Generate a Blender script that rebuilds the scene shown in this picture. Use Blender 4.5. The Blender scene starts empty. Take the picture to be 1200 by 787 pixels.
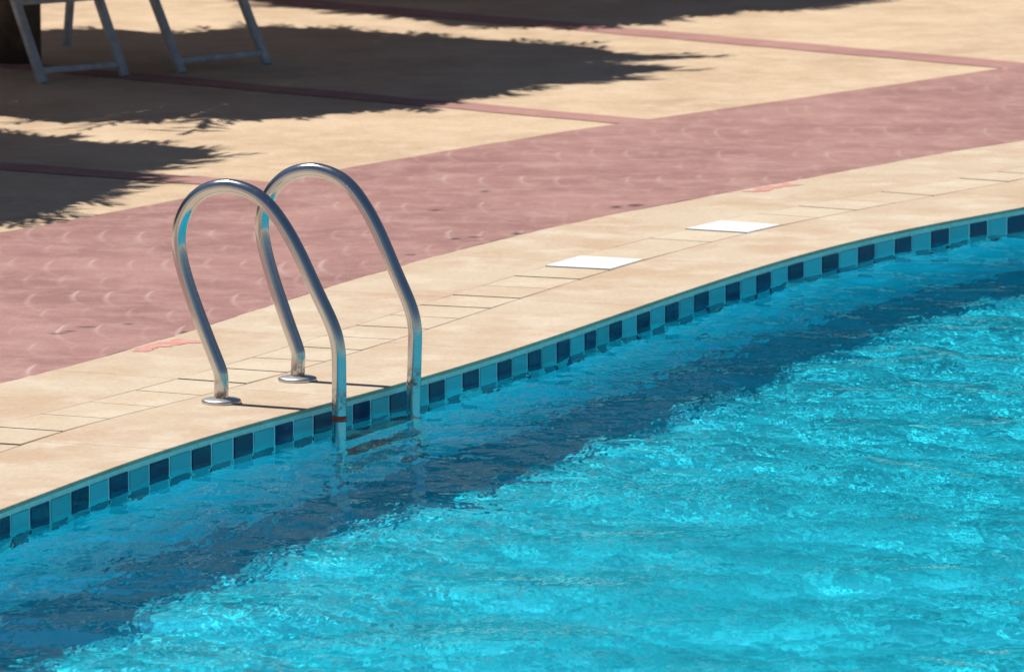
import bpy, bmesh, math, random
import numpy as np
from mathutils import Vector
random.seed(7); rng = np.random.default_rng(11)
scene = bpy.context.scene
col = scene.collection
R = math.radians

# ------------------------------------------------------------------ camera
CAM_H = 2.91
cam = bpy.data.cameras.new('camera'); cam_ob = bpy.data.objects.new('camera', cam); col.objects.link(cam_ob)
cam_ob.location = (0, 0, CAM_H); cam_ob.rotation_euler = (R(90 - 7.8), 0, 0)
cam.sensor_width = 36; cam.lens = 240; cam.clip_start = 0.1; cam.clip_end = 2000
cam.dof.use_dof = True; cam.dof.focus_distance = 19.6; cam.dof.aperture_fstop = 11
scene.camera = cam_ob

# ------------------------------------------------------------------ sky and sun
SUN_EL, SUN_AZ = R(65), R(152.6)          # azimuth measured from +X, counter-clockwise
sd = Vector((math.cos(SUN_EL)*math.cos(SUN_AZ), math.cos(SUN_EL)*math.sin(SUN_AZ), math.sin(SUN_EL)))
world = bpy.data.worlds.new('World'); scene.world = world; world.use_nodes = True
wn = world.node_tree.nodes; wl = world.node_tree.links
sky = wn.new('ShaderNodeTexSky'); sky.sky_type = 'NISHITA'; sky.sun_disc = False
sky.sun_elevation = SUN_EL; sky.sun_rotation = math.pi/2 - SUN_AZ
sky.air_density = 1.0; sky.dust_density = 0.25; sky.ozone_density = 1.5
wl.new(sky.outputs[0], wn['Background'].inputs['Color']); wn['Background'].inputs['Strength'].default_value = 0.054
sun = bpy.data.lights.new('sun', 'SUN'); sun.energy = 5.0; sun.angle = R(0.5); sun.color = (1.0, 0.95, 0.87)
sun_ob = bpy.data.objects.new('sun', sun); col.objects.link(sun_ob)
sun_ob.rotation_euler = sd.to_track_quat('Z', 'Y').to_euler()
sun.cycles.is_caustics_light = True
vs = scene.view_settings; vs.view_transform = 'Standard'; vs.look = 'None'; vs.exposure = 0.06; vs.gamma = 1; vs.use_curve_mapping = False
cy = scene.cycles
cy.max_bounces = 14; cy.transmission_bounces = 10; cy.glossy_bounces = 8; cy.diffuse_bounces = 5; cy.transparent_max_bounces = 8
cy.caustics_refractive = True; cy.caustics_reflective = True; cy.blur_glossy = 0.3; cy.sample_clamp_indirect = 4
cy.use_denoising = True; cy.use_adaptive_sampling = False

# ------------------------------------------------------------------ helpers
def link(name, me, mat=None, parent=None, smooth=False):
    o = bpy.data.objects.new(name, me); col.objects.link(o)
    if mat and not me.materials: me.materials.append(mat)
    if parent: o.parent = parent
    if smooth:
        me.polygons.foreach_set('use_smooth', [True]*len(me.polygons))
    return o
def mesh(name, vs_, fs):
    me = bpy.data.meshes.new(name); me.from_pydata([tuple(map(float, v)) for v in vs_], [], fs); me.update(); return me
def tag(o, label=None, cat=None, group=None, kind=None):
    if label: o['label'] = label
    if cat: o['category'] = cat
    if group: o['group'] = group
    if kind: o['kind'] = kind
    return o
def empty(name, loc=(0, 0, 0), rz=0):
    o = bpy.data.objects.new(name, None); col.objects.link(o); o.location = loc; o.rotation_euler = (0, 0, rz)
    o.empty_display_size = .1; return o
def mat(name):
    m = bpy.data.materials.new(name); m.use_nodes = True
    nt = m.node_tree; return m, nt.nodes, nt.links, nt.nodes['Principled BSDF']
def noise(n, l, scale, detail=4, rough=.55, vec=None, mapscale=None, dims='3D'):
    t = n.new('ShaderNodeTexNoise'); t.inputs['Scale'].default_value = scale; t.inputs['Detail'].default_value = detail
    t.inputs['Roughness'].default_value = rough
    if vec is not None:
        if mapscale:
            mp = n.new('ShaderNodeMapping'); mp.inputs['Scale'].default_value = mapscale; l.new(vec, mp.inputs[0]); vec = mp.outputs[0]
        l.new(vec, t.inputs['Vector'])
    return t.outputs['Fac']
def ramp(n, l, fac, stops):
    r = n.new('ShaderNodeValToRGB'); l.new(fac, r.inputs[0])
    while len(r.color_ramp.elements) < len(stops): r.color_ramp.elements.new(.5)
    for e, (p, c) in zip(r.color_ramp.elements, stops):
        e.position = p; e.color = (*c, 1) if len(c) == 3 else c
    return r.outputs[0]
def mixc(n, l, fac, a, b, mode='MIX'):
    m = n.new('ShaderNodeMix'); m.data_type = 'RGBA'; m.blend_type = mode
    for sock, v in ((m.inputs[0], fac), (m.inputs[6], a), (m.inputs[7], b)):
        if hasattr(v, 'is_linked'): l.new(v, sock)
        else: sock.default_value = (*v, 1) if isinstance(v, tuple) else v
    return m.outputs[2]
def bump(n, l, h, strength, dist, bsdf):
    b = n.new('ShaderNodeBump'); b.inputs['Strength'].default_value = strength; b.inputs['Distance'].default_value = dist
    l.new(h, b.inputs['Height']); l.new(b.outputs[0], bsdf.inputs['Normal'])
def wpos(n):
    return n.new('ShaderNodeNewGeometry').outputs['Position']

# ------------------------------------------------------------------ materials
def stone_mat(name, base, warm, pale, stain=.5, scale=1.0):
    m, n, l, b = mat(name); p = wpos(n)
    c = mixc(n, l, ramp(n, l, noise(n, l, 1.9*scale, 7, .66, p), [(.44, (0, 0, 0)), (.62, (1, 1, 1))]), base, warm)
    c = mixc(n, l, ramp(n, l, noise(n, l, 4.5*scale, 5, .65, p), [(.5, (0, 0, 0)), (.75, (1, 1, 1))]), c, pale)
    g = ramp(n, l, noise(n, l, 60, 3, .7, p), [(.3, (.86, .86, .86)), (.7, (1.04, 1.04, 1.04))])
    c = mixc(n, l, 1.0, c, g, 'MULTIPLY')
    s = ramp(n, l, noise(n, l, 9*scale, 7, .75, p), [(.58, (0, 0, 0)), (.76, (stain,)*3)])
    c = mixc(n, l, s, c, tuple(v*.6 for v in warm))
    l.new(c, b.inputs['Base Color']); b.inputs['Roughness'].default_value = .75; b.inputs['Specular IOR Level'].default_value = .3
    bump(n, l, noise(n, l, 35, 6, .7, p), .35, .004, b)
    return m
M_cop = stone_mat('sandstone_coping', (.60, .49, .365), (.545, .395, .275), (.70, .615, .495), .6)
M_gut = stone_mat('sandstone_gutter', (.63, .525, .395), (.58, .45, .325), (.70, .61, .48), .35)
M_white = stone_mat('white_cover', (.80, .80, .79), (.78, .77, .74), (.83, .83, .82), .05)

def deck_mat(name, c0, c1, c2, dark, groove=None):
    m, n, l, b = mat(name); p = wpos(n)
    c = mixc(n, l, ramp(n, l, noise(n, l, 1.1, 8, .68, p), [(.40, (0, 0, 0)), (.60, (1, 1, 1))]), c0, c1)
    c = mixc(n, l, ramp(n, l, noise(n, l, 5, 6, .7, p), [(.45, (0, 0, 0)), (.78, (1, 1, 1))]), c, c2)
    s = ramp(n, l, noise(n, l, 9, 8, .78, p), [(.60, (0, 0, 0)), (.72, (.75, .75, .75))])
    c = mixc(n, l, s, c, dark)
    s = ramp(n, l, noise(n, l, 2.3, 7, .75, p), [(.57, (0, 0, 0)), (.70, (.55, .55, .55))])
    c = mixc(n, l, s, c, tuple(.5*(x+y) for x, y in zip(c1, dark)))
    g = ramp(n, l, noise(n, l, 90, 3, .7, p), [(.3, (.85, .85, .85)), (.7, (1.06, 1.06, 1.06))])
    c = mixc(n, l, 1.0, c, g, 'MULTIPLY')
    if groove:
        a = n.new('ShaderNodeAttribute'); a.attribute_name = 'groove'
        c = mixc(n, l, a.outputs['Fac'], c, groove)
        a2 = n.new('ShaderNodeAttribute'); a2.attribute_name = 'dirt'
        c = mixc(n, l, a2.outputs['Fac'], c, (.05, .035, .035))
    l.new(c, b.inputs['Base Color']); b.inputs['Roughness'].default_value = .7; b.inputs['Specular IOR Level'].default_value = .3
    bump(n, l, noise(n, l, 13, 8, .74, p), .8, .010, b)
    return m
M_cream = deck_mat('cream_concrete', (.655, .495, .34), (.54, .39, .26), (.73, .585, .42), (.33, .225, .145))
M_pink = deck_mat('rose_stamped_concrete', (.405, .222, .20), (.305, .152, .142), (.50, .315, .28), (.22, .115, .11), groove=(.70, .55, .50))
M_band = deck_mat('rose_band_concrete', (.45, .245, .22), (.39, .20, .185), (.50, .29, .26), (.28, .14, .14))

def tile_mat(name, c):
    m, n, l, b = mat(name); p = wpos(n)
    oi = n.new('ShaderNodeObjectInfo')
    v = ramp(n, l, oi.outputs['Random'], [(0, (.8, .8, .8)), (1, (1.15, 1.15, 1.15))])
    cc = mixc(n, l, 1.0, c, v, 'MULTIPLY')
    cc = mixc(n, l, ramp(n, l, noise(n, l, 40, 4, .6, p), [(.55, (0, 0, 0)), (.8, (.10, .10, .10))]), cc, (.3, .42, .42))
    l.new(cc, b.inputs['Base Color']); b.inputs['Roughness'].default_value = .2; b.inputs['Specular IOR Level'].default_value = .3
    bump(n, l, noise(n, l, 25, 3, .5, p), .15, .003, b)
    return m
M_navy = tile_mat('navy_glazed_tile', (.006, .030, .105))
M_light = tile_mat('turquoise_glazed_tile', (.12, .55, .62))
def plain(name, c, rough=.6, metal=0, var=.12, sc=30):
    m, n, l, b = mat(name); p = wpos(n)
    v = ramp(n, l, noise(n, l, sc, 5, .65, p), [(.3, (1-var,)*3), (.7, (1+var,)*3)])
    l.new(mixc(n, l, 1.0, c, v, 'MULTIPLY'), b.inputs['Base Color']); b.inputs['Roughness'].default_value = rough; b.inputs['Metallic'].default_value = metal
    return m
M_grout = plain('pale_grout', (.80, .86, .80), .8)
M_pool = plain('pool_plaster', (.03, .82, .98), .7, 0, .06, 6)
M_floor = plain('pool_floor_plaster', (.02, .58, .72), .7, 0, .10, 3)
M_joint = plain('joint_mortar', (.16, .12, .09), .9)
M_frame = plain('grey_lounger_frame', (.38, .41, .45), .45, 0, .3, 18)
M_slat = plain('grey_lounger_slat', (.33, .33, .33), .5, 0, .15, 18)
M_trunk = plain('weathered_pole', (.10, .075, .055), .85, 0, .4, 12)
M_thatch = plain('dry_palm_thatch', (.24, .165, .095), .9, 0, .35, 6)
M_tape = plain('red_tape', (.68, .06, .03), .5)
def worn_paint():
    m, n, l, b = mat('worn_red_paint'); p = wpos(n)
    c = ramp(n, l, noise(n, l, 22, 5, .7, p), [(.32, (.60, .45, .34)), (.46, (.60, .31, .26)), (.64, (.56, .19, .18))])
    l.new(c, b.inputs['Base Color']); b.inputs['Roughness'].default_value = .8
    return m
M_redmark = worn_paint()

def steel():
    m, n, l, b = mat('stainless_steel'); p = wpos(n)
    b.inputs['Metallic'].default_value = 1.0
    sep = n.new('ShaderNodeSeparateXYZ'); l.new(p, sep.inputs[0])
    # rust blooms low on the legs and where the tube was bent
    z = ramp(n, l, sep.outputs['Z'], [(.0, (0, 0, 0)), (.014, (1, 1, 1)), (.075, (.0, .0, .0))])
    rn = ramp(n, l, noise(n, l, 38, 5, .7, p), [(.42, (0, 0, 0)), (.58, (1, 1, 1))])
    rust = mixc(n, l, 1.0, z, rn, 'MULTIPLY')
    sp = ramp(n, l, noise(n, l, 70, 4, .7, p), [(.66, (0, 0, 0)), (.74, (.55, .55, .55))])
    rust2 = mixc(n, l, 1.0, rust, sp, 'LIGHTEN')
    c = mixc(n, l, rust2, (.56, .57, .58), (.25, .11, .035))
    l.new(c, b.inputs['Base Color'])
    rr = ramp(n, l, noise(n, l, 18, 6, .7, p), [(.3, (.10, .10, .10)), (.75, (.26, .26, .26))])
    l.new(mixc(n, l, rust2, rr, (.65, .65, .65)), b.inputs['Roughness'])
    inv = n.new('ShaderNodeMath'); inv.operation = 'SUBTRACT'; inv.inputs[0].default_value = 1; l.new(rust2, inv.inputs[1])
    l.new(inv.outputs[0], b.inputs['Metallic'])
    return m
M_steel = steel()
M_satin = plain('satin_steel', (.60, .60, .60), .42, 1, .1, 40)
def water_mat():
    m = bpy.data.materials.new('pool_water'); m.use_nodes = True; n = m.node_tree.nodes; l = m.node_tree.links
    n.remove(n['Principled BSDF'])
    g = n.new('ShaderNodeBsdfGlass'); g.inputs['IOR'].default_value = 1.333; g.inputs['Roughness'].default_value = 0.0
    g.inputs['Color'].default_value = (.70, .985, 1, 1)
    p = wpos(n)
    a0 = noise(n, l, 17, 2.5, .5, p, (.9, .34, 1.0))
    low = ramp(n, l, noise(n, l, .75, 3, .6, p), [(.36, (.35, .35, .35)), (.64, (1, 1, 1))])
    mm = n.new('ShaderNodeMath'); mm.operation = 'MULTIPLY'; l.new(a0, mm.inputs[0]); l.new(low, mm.inputs[1]); a = mm.outputs[0]
    b = n.new('ShaderNodeBump'); b.inputs['Strength'].default_value = 1.0; b.inputs['Distance'].default_value = .0088
    l.new(a, b.inputs['Height']); l.new(b.outputs[0], g.inputs['Normal'])
    l.new(g.outputs[0], n['Material Output'].inputs['Surface'])
    return m
M_water = water_mat()

def leaf_mat():
    m, n, l, b = mat('dark_foliage'); p = wpos(n)
    c = ramp(n, l, noise(n, l, 1.2, 4, .6, p), [(.3, (.014, .024, .012)), (.55, (.032, .046, .018)), (.8, (.06, .065, .03))])
    l.new(c, b.inputs['Base Color']); b.inputs['Roughness'].default_value = .6
    return m
M_leaf = leaf_mat()
E0 = [(-1.357,17.858),(-1.309,17.989),(-1.262,18.126),(-1.214,18.266),(-1.164,18.406),(-1.114,18.546),(-1.063,18.682),(-1.011,18.815),(-0.958,18.944),(-0.904,19.068),(-0.849,19.189),(-0.793,19.306),(-0.736,19.420),(-0.679,19.533),(-0.621,19.645),(-0.562,19.757),(-0.502,19.871),(-0.442,19.987),(-0.381,20.106),(-0.319,20.229),(-0.257,20.357),(-0.194,20.490),(-0.130,20.630),(-0.066,20.775),(0.000,20.927),(0.067,21.085),(0.134,21.249),(0.203,21.419),(0.272,21.593),(0.343,21.772),(0.415,21.954),(0.488,22.138),(0.563,22.323),(0.638,22.509),(0.715,22.692),(0.793,22.873),(0.871,23.050),(0.951,23.222),(1.031,23.387),(1.112,23.546),(1.194,23.697),(1.276,23.840),(1.358,23.976),(1.441,24.105),(1.525,24.228),(1.609,24.347),(1.694,24.464),(1.779,24.583),(1.865,24.705)]
G1 = [(-1.430,18.852),(-1.381,19.000),(-1.330,19.134),(-1.278,19.256),(-1.224,19.370),(-1.169,19.478),(-1.114,19.582),(-1.057,19.686),(-1.000,19.790),(-0.943,19.896),(-0.884,20.005),(-0.826,20.119),(-0.767,20.237),(-0.707,20.361),(-0.647,20.491),(-0.586,20.627),(-0.524,20.768),(-0.462,20.916),(-0.399,21.069),(-0.335,21.227),(-0.270,21.390),(-0.204,21.557),(-0.137,21.728),(-0.069,21.901),(0.000,22.076),(0.070,22.252),(0.141,22.429),(0.214,22.605),(0.287,22.780),(0.361,22.952),(0.437,23.122),(0.513,23.288),(0.591,23.451),(0.669,23.609),(0.748,23.762),(0.828,23.910),(0.908,24.054),(0.990,24.193),(1.072,24.327),(1.154,24.457),(1.238,24.584),(1.321,24.708),(1.406,24.831),(1.491,24.954),(1.577,25.077),(1.665,25.203),(1.753,25.332),(1.842,25.468),(1.933,25.611)]
G2 = [(-1.470,19.387),(-1.416,19.488),(-1.361,19.590),(-1.306,19.694),(-1.251,19.800),(-1.195,19.909),(-1.138,20.022),(-1.081,20.139),(-1.023,20.259),(-0.965,20.384),(-0.906,20.513),(-0.847,20.647),(-0.787,20.786),(-0.726,20.928),(-0.665,21.076),(-0.603,21.227),(-0.539,21.382),(-0.475,21.541),(-0.411,21.703),(-0.345,21.868),(-0.278,22.035),(-0.210,22.204),(-0.141,22.374),(-0.071,22.545),(0.000,22.716),(0.072,22.887),(0.145,23.056),(0.219,23.223),(0.295,23.388),(0.371,23.550),(0.448,23.708),(0.526,23.863),(0.605,24.013),(0.684,24.158),(0.765,24.298),(0.846,24.434),(0.927,24.564),(1.010,24.690),(1.093,24.811),(1.176,24.929),(1.260,25.044),(1.345,25.156),(1.430,25.268),(1.516,25.381),(1.603,25.496),(1.691,25.616),(1.781,25.743),(1.871,25.880),(1.964,26.030)]
P1 = [(-1.531,20.209),(-1.475,20.315),(-1.419,20.427),(-1.362,20.545),(-1.305,20.670),(-1.247,20.801),(-1.189,20.939),(-1.131,21.082),(-1.071,21.231),(-1.012,21.385),(-0.951,21.543),(-0.890,21.705),(-0.827,21.870),(-0.764,22.038),(-0.700,22.207),(-0.635,22.376),(-0.568,22.546),(-0.501,22.715),(-0.432,22.882),(-0.363,23.048),(-0.292,23.211),(-0.221,23.371),(-0.148,23.527),(-0.075,23.679),(0.000,23.828),(0.075,23.973),(0.152,24.114),(0.229,24.251),(0.307,24.386),(0.386,24.517),(0.465,24.646),(0.546,24.773),(0.627,24.898),(0.708,25.024),(0.791,25.149),(0.874,25.276),(0.959,25.403),(1.044,25.533),(1.130,25.665),(1.217,25.799),(1.305,25.935),(1.393,26.074),(1.483,26.213),(1.574,26.353),(1.665,26.491),(1.757,26.625),(1.849,26.752),(1.942,26.869),(2.034,26.970)]
P2 = [(-1.808,23.927),(-1.741,24.035),(-1.674,24.147),(-1.606,24.262),(-1.538,24.380),(-1.470,24.501),(-1.400,24.624),(-1.330,24.749),(-1.260,24.876),(-1.189,25.004),(-1.117,25.133),(-1.044,25.263),(-0.970,25.394),(-0.896,25.525),(-0.821,25.656),(-0.745,25.787),(-0.668,25.917),(-0.591,26.048),(-0.512,26.177),(-0.433,26.306),(-0.353,26.435),(-0.272,26.562),(-0.191,26.689),(-0.108,26.815),(-0.025,26.939),(0.058,27.063),(0.143,27.186),(0.228,27.308),(0.314,27.429),(0.401,27.550),(0.489,27.670),(0.577,27.790),(0.666,27.909),(0.756,28.028),(0.846,28.148),(0.937,28.267),(1.029,28.388),(1.122,28.509),(1.216,28.631),(1.310,28.755),(1.405,28.880),(1.501,29.008),(1.598,29.138),(1.696,29.270),(1.795,29.406),(1.895,29.546),(1.996,29.690),(2.098,29.838),(2.202,29.991)]
NAVY = [(-1.372,17.819),(-1.285,18.059),(-1.196,18.317),(-1.106,18.570),(-1.009,18.820),(-0.907,19.062),(-0.795,19.303),(-0.683,19.526),(-0.577,19.728),(-0.467,19.938),(-0.359,20.150),(-0.248,20.376),(-0.144,20.599),(-0.040,20.833),(0.055,21.058),(0.145,21.276),(0.235,21.500),(0.317,21.706),(0.407,21.934),(0.506,22.182),(0.605,22.427),(0.716,22.696),(0.828,22.953),(0.944,23.208),(1.072,23.470),(1.208,23.722),(1.351,23.965),(1.496,24.186),(1.649,24.403),(1.802,24.615),(1.957,24.843)]
WATER_Z = -0.075
FLOOR_Z = WATER_Z - 1.0
POOL_Y0, POOL_X1 = 9.5, 9.0

class Curve:
    """a plan curve through surveyed points, prolonged straight at both ends, by arc length"""
    def __init__(self, pts, left=11, right=14):
        p = np.array(pts, float)
        k = np.array([1, 2, 3, 2, 1.]); k /= k.sum()
        q = p.copy()
        for _ in range(2):
            pad = np.vstack([2*q[0]-q[2], 2*q[0]-q[1], q, 2*q[-1]-q[-2], 2*q[-1]-q[-3]])
            q = np.stack([np.convolve(pad[:, i], k, 'valid') for i in (0, 1)], 1)
        d0 = q[0]-q[3]; d0 /= np.hypot(*d0); d1 = q[-1]-q[-4]; d1 /= np.hypot(*d1)
        a = [q[0]+d0*t for t in np.arange(left, 0, -.5)]; b = [q[-1]+d1*t for t in np.arange(.5, right, .5)]
        self.p = np.vstack([a, q, b]); seg = np.hypot(*np.diff(self.p, axis=0).T)
        self.s = np.concatenate([[0], np.cumsum(seg)])
        self.s0 = self.s[len(a)]; self.s1 = self.s[len(a)+len(q)-1]
    def at(self, s):
        return np.stack([np.interp(s, self.s, self.p[:, 0]), np.interp(s, self.s, self.p[:, 1])], -1)
    def tan(self, s):
        d = self.at(np.asarray(s)+.05)-self.at(np.asarray(s)-.05); return d/np.linalg.norm(d, axis=-1, keepdims=True)
    def nor(self, s):                              # to the right of travel: towards the pool
        t = self.tan(s); return np.stack([t[..., 1], -t[..., 0]], -1)
    def near(self, q):
        ss = np.arange(self.s[0], self.s[-1], .01); d = np.hypot(*(self.at(ss)-np.asarray(q)).T); return ss[d.argmin()]
    def cross(self, q, d):                         # where the line q + t d meets the curve
        ss = np.arange(self.s[0], self.s[-1], .01); r = self.at(ss)-np.asarray(q); c = r[:, 0]*d[1]-r[:, 1]*d[0]
        i = np.where(np.diff(np.sign(c)) != 0)[0]
        i = i[np.abs(ss[i]-self.near(q)).argmin()]; return ss[i]
CE, CG1, CG2, CP1, CP2 = (Curve(c) for c in (E0, G1, G2, P1, P2))

def x_of_y(curve, y): return np.interp(y, curve.p[:, 1], curve.p[:, 0])

# ------------------------------------------------------------------ ground, paved bands
def ground():
    mid = Curve((np.array(G2)+np.array(P1))/2)
    ys = np.concatenate([[POOL_Y0], np.arange(10, 36, .5)]); ys = np.append(ys, 36.)
    xe = x_of_y(mid, ys); v = []; f = []
    z = -.004
    for x, y in zip(xe, ys): v += [(x, y, z), (-400, y, z)]
    for i in range(len(ys)-1): f.append((2*i, 2*i+2, 2*i+3, 2*i+1))
    def quad(x0, x1, y0, y1):
        k = len(v); v.extend([(x0, y0, z), (x1, y0, z), (x1, y1, z), (x0, y1, z)]); f.append((k, k+1, k+2, k+3))
    quad(-400, 400, -400, POOL_Y0); quad(-400, 400, 36, 600); quad(POOL_X1, 400, POOL_Y0, 36)
    o = link('ground', mesh('ground', v, f), M_cream); tag(o, kind='structure')
ground()

def pink_path():
    # stamped fan relief: arcs pressed a few millimetres into the sheet
    y0, y1 = 19.2, 30.6
    nx = 640; ys = np.arange(y0, y1, .024); ny = len(ys)
    xl = x_of_y(CP2, ys); xr = x_of_y(CP1, ys)+.007; xl = np.maximum(xl, -3.0); 
    u = np.linspace(0, 1, nx); X = xl[:, None]+(xr-xl)[:, None]*u; Y = np.repeat(ys[:, None], nx, 1)
    gz = np.zeros_like(X); gw = np.zeros_like(X); gd = np.zeros_like(X)
    t = np.linspace(0, 1, 15)
    rows = np.arange(-12, 18)
    for r in rows:
        for c in range(-26, 40):
            cx = -1.568+.1335*c+rng.normal(0, .012); cy_ = 23.05+.425*r+rng.normal(0, .03)
            if r % 2: cx += .067
            if not (-3 < cx < 2.6 and y0 < cy_ < y1): continue
            w = rng.choice((.25, .5, .75, .95, 1.15))*(.8+.3*rng.random()) * (1.0 if r % 2 == 0 else .45)
            # arc bulging to the left, sweeping towards the pool
            ax = cx+(.0-.03*np.sin(t*math.pi*.9)+.105*t**2.2); ay = cy_+.13-.52*t*rng.uniform(.75, 1.1)
            x_a, x_b, y_a, y_b = ax.min()-.05, ax.max()+.05, ay.min()-.06, ay.max()+.06
            iy = np.where((ys > y_a) & (ys < y_b))[0]
            if len(iy) == 0: continue
            sub = slice(iy[0], iy[-1]+1); xs_ = X[sub]; ysb = Y[sub]
            dx = xs_-np.interp(ysb, ay[::-1], ax[::-1])
            win = np.clip((ysb-ay.min())/.35, 0, 1)*np.clip((ay.max()-ysb)/.05, 0, 1)*((ysb > ay.min()) & (ysb < ay.max()))
            gz[sub] -= .0020*w*win*np.exp(-(dx/.007)**2)
            gw[sub] = np.maximum(gw[sub], .9*w*win*np.exp(-((dx-.001)/.0032)**2))
    # undulation and a few dark pits
    for _ in range(60):
        k = 2*math.pi/rng.uniform(.15, .9); th = rng.uniform(0, 2*math.pi); gz += 2.2e-4*np.sin(k*(X*math.cos(th)+Y*math.sin(th))+rng.uniform(0, 6.28))*(6/k)
    for px, py, sx, sy in [(-1.43,21.31,.03,.02),(-1.40,21.36,.02,.02),(-1.35,21.45,.03,.015),(-1.22,21.52,.018,.015),(-1.03,21.33,.022,.03),(-.99,21.38,.012,.02),(-.2,23.75,.02,.03),(-.13,23.8,.03,.02),(.02,23.9,.02,.04),(-.35,23.3,.02,.02),(.45,24.75,.03,.04),(.38,24.7,.02,.04),(-.1,25.2,.016,.03),(-.28,24.6,.02,.03)]:
        gd = np.maximum(gd, .9*np.exp(-(((X-px)/sx)**2+((Y-py)/sy)**2)**2))
    V = np.stack([X, Y, gz], -1).reshape(-1, 3)
    idx = np.arange(ny*nx).reshape(ny, nx)
    F = np.stack([idx[:-1, :-1], idx[:-1, 1:], idx[1:, 1:], idx[1:, :-1]], -1).reshape(-1, 4)
    me = bpy.data.meshes.new('stamped_path'); me.vertices.add(len(V)); me.vertices.foreach_set('co', V.ravel())
    me.loops.add(F.size); me.loops.foreach_set('vertex_index', F.ravel()); me.polygons.add(len(F))
    me.polygons.foreach_set('loop_start', np.arange(0, F.size, 4)); me.update(calc_edges=True)
    for nm, arr in (('groove', gw), ('dirt', gd)):
        a = me.attributes.new(nm, 'FLOAT', 'POINT'); a.data.foreach_set('value', arr.ravel().astype(np.float32))
    o = link('stamped_path', me, M_pink, smooth=True); tag(o, kind='structure')
    # the path goes on beyond the part in view
    for ya, yb in ((9.6, y0), (ys[-1], 36)):
        yy = np.linspace(ya, yb, 30); a = x_of_y(CP2, yy); b = x_of_y(CP1, yy); a = np.maximum(a, -9)
        v = [(x, y, 0) for x, y in zip(a, yy)]+[(x, y, 0) for x, y in zip(b, yy)]
        o = link('stamped_path', mesh('stamped_path', v, [(i, i+30, i+31, i+1) for i in range(29)]), M_pink); tag(o, kind='structure')
pink_path()

def band(a, d, w):
    """a rose band of width w running back from the path along d, starting on the path's rim near a"""
    d = np.array(d)/np.hypot(*d); nrm = np.array([-d[1], d[0]])
    s0, s1 = [CP2.cross(np.array(a)+nrm*o, d) for o in (-w/2, w/2)]
    A, B = CP2.at(s0), CP2.at(s1); L = 9; K = 40; v = []
    for i in range(K+1):
        t = i/K; j = [.008*math.sin(i*1.7+a[0]*9)+.006*math.sin(i*3.1), .008*math.sin(i*2.1+a[1])]
        if i == 0: j = [0, 0]
        for q, jj in ((A, j[0]), (B, j[1])):
            p = q+d*L*t*.9999+nrm*jj; v.append((p[0], p[1], -.0012))
    f = [(2*i, 2*i+1, 2*i+3, 2*i+2) for i in range(K)]
    o = link('paving_band', mesh('paving_band', v, f), M_band); tag(o, kind='structure')
band((-1.05, 25.5), (-1.0, .62), .20)
band((.47, 27.72), (-1.0, .88), .20)
band((2.2, 30.08), (-1.0, .98), .26)

# ------------------------------------------------------------------ coping: outer slabs, gutter tiles, back slabs
coping = empty('pool_coping'); tag(coping, kind='structure')
def slab_between(c0, c1, sa, sb, ta, tb, top, thick, gap, name, m, seg=4, bev=.0, jit=0, lift=0):
    """slab between curve c0 (pool side, stations sa..sb) and c1 (deck side, ta..tb)"""
    v = []; f = []
    g0 = gap/max(1e-6, sb-sa); n = seg
    us = np.linspace(g0/2, 1-g0/2, n+1)
    outer = c0.at(sa+(sb-sa)*us); inner = c1.at(ta+(tb-ta)*us)
    dirv = inner-outer; ln = np.linalg.norm(dirv, axis=1, keepdims=True); dirv = dirv/ln
    def ring(o_in, i_in, z, zt=0):
        return [(*p, z) for p in outer+dirv*o_in]+[(*p, z+zt) for p in inner-dirv*i_in]
    if bev > 0:                                # bullnosed pool-side edge
        prof = [(0.012, -thick), (0.001, -thick+.001), (0, -thick*.6), (.0, -.0035), (.0012, -.0012), (.004, 0)]
    else:
        prof = [(gap/2, -thick), (gap/2, -.002), (gap/2+.002, 0)]
    cols = []
    for o_in, z in prof: cols.append([len(v)+i for i in range(n+1)]); v.extend((*p, top+z) for p in outer+dirv*o_in)
    for i_in, z in ((gap/2+.002, 0), (gap/2, -.002), (gap/2, -thick)): cols.append([len(v)+i for i in range(n+1)]); v.extend((*p, top+z+jit) for p in inner-dirv*i_in)
    for a, b in zip(cols, cols[1:]):
        for i in range(n): f.append((a[i], a[i+1], b[i+1], b[i]))
    f.append(tuple(c[0] for c in cols)); f.append(tuple(c[-1] for c in reversed(cols)))
    if lift:                                    # lippage: the near end sits a little proud
        v = [(p[0], p[1], p[2]+lift*(1-(i % (n+1))/n)) for i, p in enumerate(v)]
    me = mesh(name, v, f); bm = bmesh.new(); bm.from_mesh(me); bmesh.ops.recalc_face_normals(bm, faces=bm.faces); bm.to_mesh(me); bm.free()
    return link(name, me, m, coping)
# outer coping slabs
def stations(c, first, step, lo, hi):
    return [first+step*k for k in range(-40, 60) if lo <= first+step*k <= hi]
def match(c_from, s, c_to):
    p = c_from.at(s); return c_to.cross(p, c_from.nor(s))
st = stations(CE, CE.near((.85, 23.0)), 1.12, CE.s0-4, CE.s1+5)
for a, b in zip(st, st[1:]):
    slab_between(CE, CG1, a, b, match(CE, a, CG1), match(CE, b, CG1), 0, .013, .002, 'coping_slab', M_cop, 12, .02)
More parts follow.
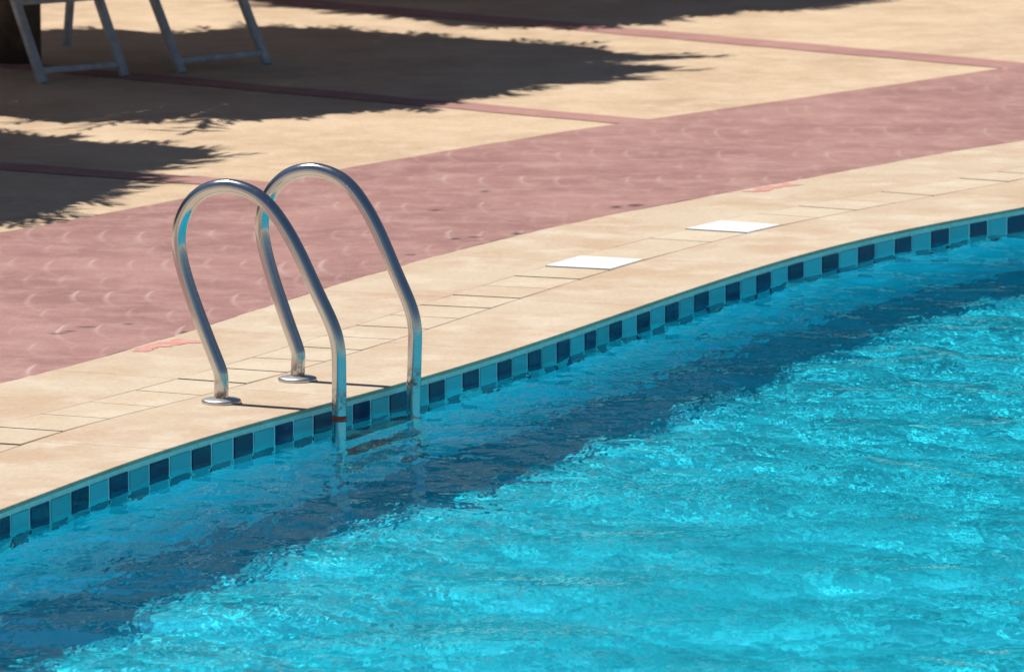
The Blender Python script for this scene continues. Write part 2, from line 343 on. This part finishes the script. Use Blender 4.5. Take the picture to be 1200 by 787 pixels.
# gutter tiles, counted along the inner joint
tile_l = .2745
w1 = CG1.near((.324, 22.885)); w2 = CG1.near((.860, 23.884)); w1e, w2e = w1+.292, w2+.262
def split(a, c): k = max(1, round((c-a)/tile_l)); return [a+(c-a)*i/k for i in range(k+1)]
j0 = CG1.near((-1.149, 19.482)); lo = [j0-tile_l*k for k in range(9, 0, -1)]
runs = [lo+split(j0, w1), split(w1e, w2), [w2e+tile_l*k for k in range(22)]]
for run in runs:
    for a, b in zip(run, run[1:]):
        slab_between(CG1, CG2, a, b, match(CG1, a, CG2), match(CG1, b, CG2), 0+random.uniform(-.0006, .0006), .022, random.choice((.003, .004, .006)), 'gutter_tile', M_gut, 3, lift=random.choice((.0, .0004, .0008, .0012, .0018, .0022)))
covers = [(x, y, match(CG1, x, CG2), match(CG1, y, CG2)) for x, y in ((w1, w1e), (w2, w2e))]
# mortar bed below the joints
ss = np.linspace(CE.s0-4, CE.s1+5, 120)
v = []; f = []
for s in ss:
    a = CE.at(s)-CE.nor(s)*.03; b = a-CE.nor(s)*1.1; v += [(*a, -.0125), (*b, -.0125)]
for i in range(len(ss)-1): f.append((2*i, 2*i+2, 2*i+3, 2*i+1))
link('mortar_bed', mesh('mortar_bed', v, f), M_joint, coping)
# back slabs
st = stations(CG2, CG2.near((-1.0, 20.3)), 1.02, CG2.s0-3, CG2.s1+4)
for a, b in zip(st, st[1:]):
    slab_between(CG2, CP1, a, b, match(CG2, a, CP1), match(CG2, b, CP1), -.0005, .03, .0018, 'back_slab', M_cop, 12)

# white covers let into the gutter line
def cover(i, a, b, ta, tb, label):
    o = slab_between(CG1, CG2, a, b, ta, tb, .0045, .018, .004, 'gutter_cover', M_white, 4); o.parent = None
    tag(o, label, 'cover', 'white covers in the gutter line')
lab = ['white square cover plate in the gutter line, the one nearer the ladder', 'white square cover plate in the gutter line, the one farther from the ladder']
for i, c in enumerate(covers[:2]): cover(i, *c, lab[i])

# worn red paint by the rim of the back slab
def red_mark(p0, p1, name, label):
    p0, p1 = np.array(p0), np.array(p1); d = p1-p0; n_ = np.array([d[1], -d[0]])/np.hypot(*d); v = []; f = []; r = random.Random(name+label)
    K = 26; o1 = .012; wd = .02
    for k in range(K+1):
        u = k/K; o1 = min(.03, max(.004, o1+r.uniform(-.009, .009))); wd = min(.11, max(.05, wd+r.uniform(-.02, .022)))*(1 if 0 < k < K else .2)
        for w in (o1, o1+wd): q = p0+d*u+n_*w; v.append((*q, .0008))
    f = [(2*k, 2*k+1, 2*k+3, 2*k+2) for k in range(K)]
    o = link(name, mesh(name, v, f), M_redmark); tag(o, label, 'paint mark', 'worn red paint marks')
s = CP1.near((-1.075, 21.03)); a = CP1.at(s-.16)+CP1.nor(s)*.012; b = CP1.at(s+.15)+CP1.nor(s)*.012
red_mark(a, b, 'paint_mark', 'faded red paint mark on the stone rim left of the ladder')
s = CP1.near((.98, 25.3)); a = CP1.at(s-.16)+CP1.nor(s)*.012; b = CP1.at(s+.17)+CP1.nor(s)*.012
red_mark(a, b, 'paint_mark', 'faded red paint mark on the stone rim beyond the white covers')

# ------------------------------------------------------------------ pool basin
def pool():
    ss = np.concatenate([np.arange(CE.s[0], CE.s0, .5), np.arange(CE.s0, CE.s1, .06), np.arange(CE.s1, CE.s[-1], .5)])
    p = CE.at(ss)-CE.nor(ss)*.007
    k = (p[:, 1] > POOL_Y0-.5) & (p[:, 0] < POOL_X1+.5); p = p[k]
    v = []; f = []
    for q in p: v += [(*q, -.0124), (*q, -.29), (*q, FLOOR_Z+.06), (*(q+np.array([.06, -.03])), FLOOR_Z)]
    for i in range(len(p)-1):
        for j in (1, 2): f.append((4*i+j, 4*i+j+1, 4*i+4+j+1, 4*i+4+j))
    wall = link('pool_wall', mesh('pool_wall', v, f), M_pool); tag(wall, kind='structure')
    fg = [(4*i, 4*i+1, 4*i+5, 4*i+4) for i in range(len(p)-1)]
    link('grout_bed', mesh('grout_bed', v, fg), M_grout, wall)
    # far sides of the basin
    x0, x1, y0, y1 = -6, POOL_X1, POOL_Y0, 37
    z0, z1 = FLOOR_Z, -.004
    w2 = link('pool_wall', mesh('pool_wall', [(x0, y0, z0), (x1, y0, z0), (x1, y0, z1), (x0, y0, z1), (x1, y1, z0), (x1, y1, z1)], [(0, 1, 2, 3), (1, 4, 5, 2)]), M_pool); tag(w2, kind='structure')
    fl = link('pool_floor', mesh('pool_floor', [(-6, 9, FLOOR_Z), (9.5, 9, FLOOR_Z), (9.5, 37, FLOOR_Z), (-6, 37, FLOOR_Z)], [(0, 1, 2, 3)]), M_floor); tag(fl, kind='structure')
    for o in (wall, w2, fl): o.cycles.is_caustics_receiver = True
    return wall
wall = pool()
def tiles():
    st = [CE.near(q) for q in NAVY]
    edges = []
    for a, b in zip(st, st[1:]): edges += [a, a+(b-a)*.49]
    edges.append(st[-1])
    per = (st[5]-st[1])/8
    edges = [edges[0]-per*k for k in range(8, 0, -1)]+edges+[edges[-1]+per*k for k in range(1, 16)]
    g = .011
    for row, (zt, zb) in enumerate(((-.028, -.148), (-.157, -.279))):
        for i, (a, b) in enumerate(zip(edges, edges[1:])):
            m = M_navy if (i+row) % 2 == 0 else M_light
            A = CE.at(a+g/2)-CE.nor(a)*.007; B = CE.at(b-g/2)-CE.nor(b)*.007; nr = CE.nor((a+b)/2)
            o1 = .0035+random.uniform(-.0006, .0012); e = .002
            tn = (B-A)/np.hypot(*(B-A)); dz = random.uniform(-.0012, .0012)
            v = [(*A, zb+dz), (*B, zb+dz), (*B, zt+dz), (*A, zt+dz)]
            v += [(*(A+nr*o1+tn*e), zb+e+dz), (*(B+nr*o1-tn*e), zb+e+dz), (*(B+nr*o1-tn*e), zt-e+dz), (*(A+nr*o1+tn*e), zt-e+dz)]
            f = [(4, 5, 6, 7), (0, 1, 5, 4), (1, 2, 6, 5), (2, 3, 7, 6), (3, 0, 4, 7)]
            o = link('tile', mesh('tile', v, f), m, wall); o.cycles.is_caustics_receiver = True
tiles()

# ------------------------------------------------------------------ water surface: real waves
def wave_fn():
    r = np.random.default_rng(5); comps = []
    for lam, amp, n_ in ((1.3, .0010, 5), (.6, .0022, 7), (.34, .00095, 10), (.19, .00052, 14), (.10, .00018, 18), (.06, .00006, 18)):
        for _ in range(n_):
            L = lam*r.uniform(.75, 1.35); th = R(62)+r.normal(0, 1.0); comps.append((2*math.pi/L*math.cos(th), 2*math.pi/L*math.sin(th), r.uniform(0, 6.283), amp*r.uniform(.5, 1.3)/math.sqrt(n_/4)))
    return comps
def water():
    dx = .012
    xs = np.concatenate([np.arange(-6, -2.3, .2), np.arange(-2.3, 2.7, dx), np.arange(2.7, POOL_X1+.3, .2)])
    ys = np.concatenate([np.arange(POOL_Y0-.1, 13.9, .2), np.arange(13.9, 26.2, dx*1.2), np.arange(26.2, 36.8, .2)])
    X, Y = np.meshgrid(xs, ys); Z = np.zeros_like(X)
    gust = 1+.35*np.sin(X*.9+Y*.55+1)+.25*np.sin(X*1.7-Y*.8)
    swell = 1+1.1*np.clip((18.6-Y)/2.5, 0, 1)*np.clip((.6-X)/1.5, 0, 1)
    for kx, ky, ph, a in wave_fn():
        k_ = math.hypot(kx, ky); Z += a*np.sin(kx*X+ky*Y+ph)*(gust if k_ > 15 else swell)
    edge = x_of_y(CE, ys)
    keepv = X > edge[:, None]-.10
    idx = np.arange(X.size).reshape(X.shape)
    kc = keepv[:-1, :-1] & keepv[:-1, 1:] & keepv[1:, 1:] & keepv[1:, :-1]
    F = np.stack([idx[:-1, :-1], idx[:-1, 1:], idx[1:, 1:], idx[1:, :-1]], -1)[kc]
    used = np.unique(F); remap = -np.ones(X.size, int); remap[used] = np.arange(len(used)); F = remap[F]
    V = np.stack([X, Y, Z+WATER_Z], -1).reshape(-1, 3)[used]
    me = bpy.data.meshes.new('water'); me.vertices.add(len(V)); me.vertices.foreach_set('co', V.ravel())
    me.loops.add(F.size); me.loops.foreach_set('vertex_index', F.ravel().astype(np.int32)); me.polygons.add(len(F))
    me.polygons.foreach_set('loop_start', np.arange(0, F.size, 4)); me.update(calc_edges=True)
    o = link('water', me, M_water, smooth=True); tag(o, kind='structure'); o.cycles.is_caustics_caster = True
water()

# ------------------------------------------------------------------ tubes and bars
def tube(pts, rad, n=20, caps=True):
    P = [Vector(p) for p in pts]; v = []; f = []
    T = [(P[min(i+1, len(P)-1)]-P[max(i-1, 0)]).normalized() for i in range(len(P))]
    up = T[0].orthogonal().normalized()
    for i, (p, t) in enumerate(zip(P, T)):
        up = (up-t*up.dot(t)).normalized(); sd_ = t.cross(up); r_ = rad[i] if hasattr(rad, '__len__') else rad
        for k in range(n): a = 2*math.pi*k/n; v.append(p+(up*math.cos(a)+sd_*math.sin(a))*r_)
    for i in range(len(P)-1):
        for k in range(n): f.append((i*n+k, i*n+(k+1) % n, (i+1)*n+(k+1) % n, (i+1)*n+k))
    if caps: f.append(tuple(range(n))[::-1]); f.append(tuple(range((len(P)-1)*n, len(P)*n)))
    return v, f
def spline(ctrl, n=10):
    c = [2*np.array(ctrl[0])-np.array(ctrl[1])]+[np.array(q, float) for q in ctrl]+[2*np.array(ctrl[-1])-np.array(ctrl[-2])]; out = []
    for i in range(1, len(c)-2):
        for k in range(n):
            t = k/n; a, b, d, e = c[i-1], c[i], c[i+1], c[i+2]
            out.append(.5*((2*b)+(d-a)*t+(2*a-5*b+4*d-e)*t*t+(3*b-a-3*d+e)*t**3))
    out.append(c[-2]); return out
def lathe(prof, n=40):
    v = []; f = []
    for r_, z in prof:
        for k in range(n): a = 2*math.pi*k/n; v.append((r_*math.cos(a), r_*math.sin(a), z))
    for i in range(len(prof)-1):
        for k in range(n): f.append((i*n+k, i*n+(k+1) % n, (i+1)*n+(k+1) % n, (i+1)*n+k))
    return v, f
def bar(a, b, w, h, up=(0, 0, 1)):
    """rectangular bar from a to b, slightly chamfered"""
    a, b = Vector(a), Vector(b); t = (b-a).normalized(); s_ = t.cross(Vector(up)).normalized(); u = s_.cross(t)
    c = min(w, h)*.15; prof = [(-w/2+c, -h/2), (w/2-c, -h/2), (w/2, -h/2+c), (w/2, h/2-c), (w/2-c, h/2), (-w/2+c, h/2), (-w/2, h/2-c), (-w/2, -h/2+c)]
    v = [p+s_*x+u*y for p in (a, b) for x, y in prof]
    f = [(k, (k+1) % 8, 8+(k+1) % 8, 8+k) for k in range(8)]+[tuple(range(8))[::-1], tuple(range(8, 16))]
    return v, f

# ------------------------------------------------------------------ pool ladder
RAIL = [(0.0,.0),(0.0,.04),(0.0,.076),(-.008,.112),(-.046,.198),(-.095,.315),(-.126,.407),(-.137,.474),(-.128,.534),(-.097,.590),(-.046,.630),(.024,.646),(.096,.633),(.153,.599),(.205,.540),(.253,.465),(.309,.358),(.362,.256),(.381,.190),(.384,.104),(.384,-.085),(.384,-.4),(.384,-.9)]
def ladder():
    base = Vector((-.852, 19.800, .0005)); m = Vector((.20865, .45732, 0)).normalized(); nn = Vector((.9098, -.4151, 0))
    ang = math.atan2(nn.y, nn.x)
    root = empty('pool_ladder', base, ang)       # local x: towards the pool, local y: from the near rail to the far one
    tag(root, 'curved stainless steel ladder with two hooped handrails on the pool edge', 'pool ladder')
    legs = []
    for k, (off, lean, dz) in enumerate(((0, 0, -.006), (.503, .012, -.010))):
        pts = spline([(u+max(0, z)*.035*k, off+lean*max(0, z)/.65, z+(dz if z > .1 else 0)) for u, z in RAIL], 9)
        v, f = tube(pts, .0212, 28)
        rail = link('handrail', mesh('handrail', v, f), M_steel, root, True)
        prof = [(.0575, -.0), (.0585, .002), (.0583, .007), (.056, .0105), (.050, .0125), (.030, .0145), (.0235, .0155), (.0205, .0155)]
        v, f = lathe(prof); fl = link('flange', mesh('flange', v, f), M_satin, rail, True); fl.location = (0, off, 0)
        legs.append((.384, off))
        if k == 0:
            v, f = tube([(.384, 0, -.031), (.384, 0, -.014)], .0222, 28); link('red_tape', mesh('red_tape', v, f), M_tape, rail, True)
    for z in (-.135, -.385, -.635):
        v = []; f = []
        # pressed steel tread with rolled edges
        prof = [(-.037, -.012), (-.037, -.004), (-.032, 0), (.032, 0), (.037, -.004), (.037, -.012), (.032, -.016), (-.032, -.016)]
        n_ = len(prof)
        for y in (.0, .503): v += [(.384+x, y, z+zz) for x, zz in prof]
        f = [(k, (k+1) % n_, n_+(k+1) % n_, n_+k) for k in range(n_)]+[tuple(range(n_))[::-1], tuple(range(n_, 2*n_))]
        st_ = link('step', mesh('step', v, f), M_steel, root)
        for y in np.arange(.05, .48, .05):
            v, f = bar((.384-.028, y, z+.001), (.384+.028, y, z+.001), .012, .004); link('grip_rib', mesh('grip_rib', v, f), M_steel, st_)
    return root
ladder()

# ------------------------------------------------------------------ sun loungers
def lounger(a, b, label):
    a, b = np.array(a), np.array(b); w = np.hypot(*(b-a)); rz = math.atan2(b[1]-a[1], b[0]-a[0]); mid = (a+b)/2
    root = empty('sun_lounger', (*mid, -.004), rz); tag(root, label, 'sun lounger', 'sun loungers in the shade of the thatched parasols')
    h = w/2; top = .45; lf = .245
    def P(name, vf, m=M_frame, par=root): return link(name, mesh(name, *vf), m, par)
    for s in (-1, 1):
        P('front_leg', bar((s*h, 0, 0), (s*h, lf, top), .041, .032, (0, 1, 0)))
        P('rear_leg', bar((s*h, 1.285, 0), (s*h, 1.23, top), .036, .03, (0, 1, 0)))
        P('side_rail', bar((s*(h+.033), -.22, top-.015), (s*(h+.033), 1.35, top-.015), .03, .05))
    fr = lambda z: z/top*lf
    P('rung', bar((-h, fr(.052), .052), (h, fr(.052), .052), .022, .026))
    P('front_rail', bar((-h, fr(.338), .338), (h, fr(.338), .338), .022, .030))
    P('rung', bar((-h, 1.24, .37), (h, 1.24, .37), .022, .026))
    for i in range(11):
        y = -.2+i*.098; P('slat', bar((-h-.04, y, top+.019), (h+.04, y, top+.019), .075, .018), M_slat)
    br = P('backrest', bar((-h, .93, top+.02), (-h, 1.42, top+.50), .03, .04)); P('back_stile', bar((h, .93, top+.02), (h, 1.42, top+.50), .03, .04), M_frame, br)
    for i in range(6):
        t = .08+i*.165; P('slat', bar((-h-.04, .92+.5*t, top+.052+.48*t), (h+.04, .92+.5*t, top+.052+.48*t), .075, .018, (0, -.7, .7)), M_slat, br)
lounger((-2.021, 29.276), (-1.685, 29.576), 'grey slatted sun lounger by the parasol pole, partly cut off by the frame')
lounger((-1.444, 29.728), (-1.085, 30.116), 'grey slatted sun lounger standing to the right of the pole-side one')

# ------------------------------------------------------------------ thatched parasols
def parasol(shadow, rim_h, polar, label, seed, loose=None):
    r = random.Random(seed); L = rim_h/math.tan(SUN_EL)
    x, y = shadow[0]+L*math.cos(SUN_AZ), shadow[1]+L*math.sin(SUN_AZ)
    root = empty('thatched_parasol', (x, y, -.004)); tag(root, label, 'parasol', 'thatched parasols in a row along the pool')
    th = np.array([p[0] for p in polar], float); rr = np.array([p[1] for p in polar]); o = th.argsort(); th, rr = th[o], rr[o]
    rad = lambda d: float(np.interp(((d+180) % 360)-180, th, rr, period=360))
    apex = rim_h+.75
    pts = [(r.uniform(-.008, .008), r.uniform(-.008, .008), z) for z in np.linspace(0, apex-.05, 9)]
    v, f = tube(pts, [.105-.03*i/8+r.uniform(-.004, .004) for i in range(9)], 16); link('pole', mesh('pole', v, f), M_trunk, root, True)
    for k in range(8):
        a = math.radians(45*k+10); R_ = rad(45*k+10)*.9
        v, f = tube([(.09*math.cos(a), .09*math.sin(a), apex-.12), (R_*math.cos(a), R_*math.sin(a), rim_h+.05)], .025, 8); link('rafter', mesh('rafter', v, f), M_trunk, root, True)
    # layered dry fronds: a close under-layer and a ragged top layer
    v = []; f = []
    def zc(t): return apex-(apex-rim_h)*t
    n_ = 240
    for i in range(n_):                                   # under-layer, nearly closed
        d0, d1 = 360*i/n_, 360*(i+1)/n_+.15; q = []
        for d, R_ in ((d0, rad(d0)*.94), (d1, rad(d1)*.94*r.uniform(.97, 1.02))):
            a = math.radians(d); q += [(.04*math.cos(a), .04*math.sin(a), zc(.02)-.02), (R_*math.cos(a), R_*math.sin(a), zc(.94)-.02)]
        k = len(v); v += q; f.append((k, k+2, k+3, k+1))
    lens = []
    for i in range(150):                                  # whole fronds of many leaflets, some trimmed short, some sticking out
        d = 360*i/150+r.gauss(0, 3); lay = i % 3
        d0 = math.radians(d); Rm = rad(d); tip = Rm*(r.uniform(.93, 1.03) if r.random() < .8 else r.uniform(1.02, 1.10)); hw = r.uniform(.10, .20); tw = r.gauss(0, .10)
        z_ = .012+.02*lay; mid_ = None
        for j in range(30):
            u = j/29; side = 1 if j % 2 else -1
            Rb = Rm*.25+(tip-Rm*.25)*u*.93                # where the leaflet leaves the stem
            ang = d0+tw*u*.5; ll = (.42*(1-u)+.16)*r.uniform(.7, 1.15); fan = side*math.radians(r.uniform(14, 34))
            p0 = Vector((Rb*math.cos(ang), Rb*math.sin(ang), zc(min(1, Rb/Rm))+z_)); a1 = ang+fan
            p1 = p0+Vector((ll*math.cos(a1), ll*math.sin(a1), -ll*(apex-rim_h)/Rm*1.05-r.uniform(0, .02)))
            if math.hypot(p1.x, p1.y) > rad(math.degrees(math.atan2(p1.y, p1.x)))*1.07 and r.random() < .8: p1 = p0.lerp(p1, .6)
            w = r.uniform(.010, .019); n = (p1-p0).cross(Vector((0, 0, 1))).normalized(); pm = p0.lerp(p1, .5); k = len(v)
            v += [p0-n*w*.5, p0+n*w*.5, pm+n*w, pm-n*w, p1]; f += [(k, k+1, k+2, k+3), (k+3, k+2, k+4)]
        # stem
        ang = d0+tw*.5; p0 = Vector((Rm*.2*math.cos(d0), Rm*.2*math.sin(d0), zc(.2)+z_+.01)); p1 = Vector((tip*math.cos(ang), tip*math.sin(ang), zc(min(1.05, tip/Rm))+z_)); n = (p1-p0).cross(Vector((0, 0, 1))).normalized(); k = len(v)
        v += [p0-n*.018, p0+n*.018, p1+n*.006, p1-n*.006]; f += [(k, k+1, k+2, k+3)]
    if loose:                                             # a broken frond hanging out over the rim
        d0 = math.radians(loose[0]); c, s_ = math.cos(d0), math.sin(d0); R0, R1 = rad(loose[0])*.8, loose[1]
        for j in range(26):
            u = j/25; p0 = Vector(((R0+(R1-R0)*u*.8)*c, (R0+(R1-R0)*u*.8)*s_, rim_h+.05-.06*u)); a1 = d0+r.gauss(0, .75); ll = r.uniform(.10, .30)
            p1 = p0+Vector((ll*math.cos(a1), ll*math.sin(a1), -.05)); n = (p1-p0).cross(Vector((0, 0, 1))).normalized(); w = r.uniform(.012, .022); pm = p0.lerp(p1, .5); k = len(v)
            v += [p0-n*w*.5, p0+n*w*.5, pm+n*w, pm-n*w, p1]; f += [(k, k+1, k+2, k+3), (k+3, k+2, k+4)]
    o = link('thatch', mesh('thatch', v, f), M_thatch, root); o['kind'] = 'stuff'
    for k in range(3):
        a0 = .3*k
        v, f = tube([(.13*math.cos(t), .13*math.sin(t), apex-.10+.03*k) for t in np.linspace(0, 6.3, 22)], .018, 6); link('binding', mesh('binding', v, f), M_thatch, root)
PB = [(21.8,2.42),(19.3,1.68),(18,1.68),(10,2.06),(4,1.95),(1,1.85),(-12,1.66),(-20,1.42),(-35,1.5),(-51,1.6),(-61,1.75),(-73,1.82),(-81,1.97),(-85,2.05),(-94,1.94),(-107,2.30),(-117,2.12),(-130,2.25),(-150,2.25),(178,2.1),(150,2.2),(130,2.3),(114,2.5),(107,2.4),(102,2.0),(90,2.45),(76.7,2.26),(66,2.08),(47,2.06),(41,2.11),(30,2.05),(25,2.1)]
PA = [(63,1.83),(50,1.79),(40,1.78),(36,1.92),(24.6,2.04),(18,1.80),(3.3,1.57),(-14.5,1.59),(-25.8,1.61),(-40,1.75),(-52,1.97),(-58,2.04),(-90,1.9),(-140,1.95),(170,1.9),(130,1.95),(95,1.85)]
PC = [(-152,1.74),(-134,1.72),(-119,1.77),(-105,2.11),(-93,2.11),(-79.6,1.94),(-71,1.55),(-53,1.43),(-44.5,1.56),(-25,1.57),(10,1.9),(60,2.0),(110,2.0),(160,1.9)]
parasol((-1.2, 29.7), 2.4, PB, 'thatched parasol whose dark pole stands by the left lounger', 1, (-92, 2.62))
parasol((-2.9, 25.8), 2.4, PA, 'thatched parasol nearest the pool, seen by its shadow left of the ladder', 2)
parasol((.3, 33.9), 2.4, PC, 'thatched parasol farthest back, seen by its shadow along the top', 3)

# ------------------------------------------------------------------ trees out of view, added to darken the water's reflections and block low sky
def trees():
    r = np.random.default_rng(3); C = []; S = []
    for k in range(46):
        x, y = (-22+1.7*k, 45) if k < 30 else (-16-.15*k, 16+1.9*(k-30)); x += r.uniform(-.6, .6); y += r.uniform(-1.5, 2.5); h = r.uniform(7, 11)  # back row, then a left-hand run added to cut sky light
        n = 420
        d = r.normal(size=(n, 3)); d /= np.linalg.norm(d, axis=1, keepdims=True); rad = r.uniform(.55, 1, (n, 1))**.6
        c = np.array([x, y, h*.52])+d*rad*np.array([2.1, 2.1, h*.5])*(1+.25*np.sin(d[:, :1]*5+k)*np.cos(d[:, 1:2]*4+k)); C.append(c); S.append(r.uniform(.22, .5, n))
    C = np.vstack(C); S = np.concatenate(S); C[:, 2] = np.maximum(C[:, 2], .1); n = len(C)
    a = r.normal(size=(n, 3)); a /= np.linalg.norm(a, axis=1, keepdims=True); b = np.cross(a, r.normal(size=(n, 3))); b /= np.linalg.norm(b, axis=1, keepdims=True)
    a *= S[:, None]; b *= S[:, None]*.6
    V = np.stack([C-a, C+b, C+a, C-b], 1).reshape(-1, 3); F = np.arange(4*n).reshape(n, 4)
    me = bpy.data.meshes.new('unseen_tree_belt'); me.from_pydata(V.tolist(), [], F.tolist()); me.update()
    o = link('unseen_tree_belt', me, M_leaf); tag(o, 'dark trees out of view behind the deck, added to darken reflections and block low sky', 'trees', kind='stuff')
trees()
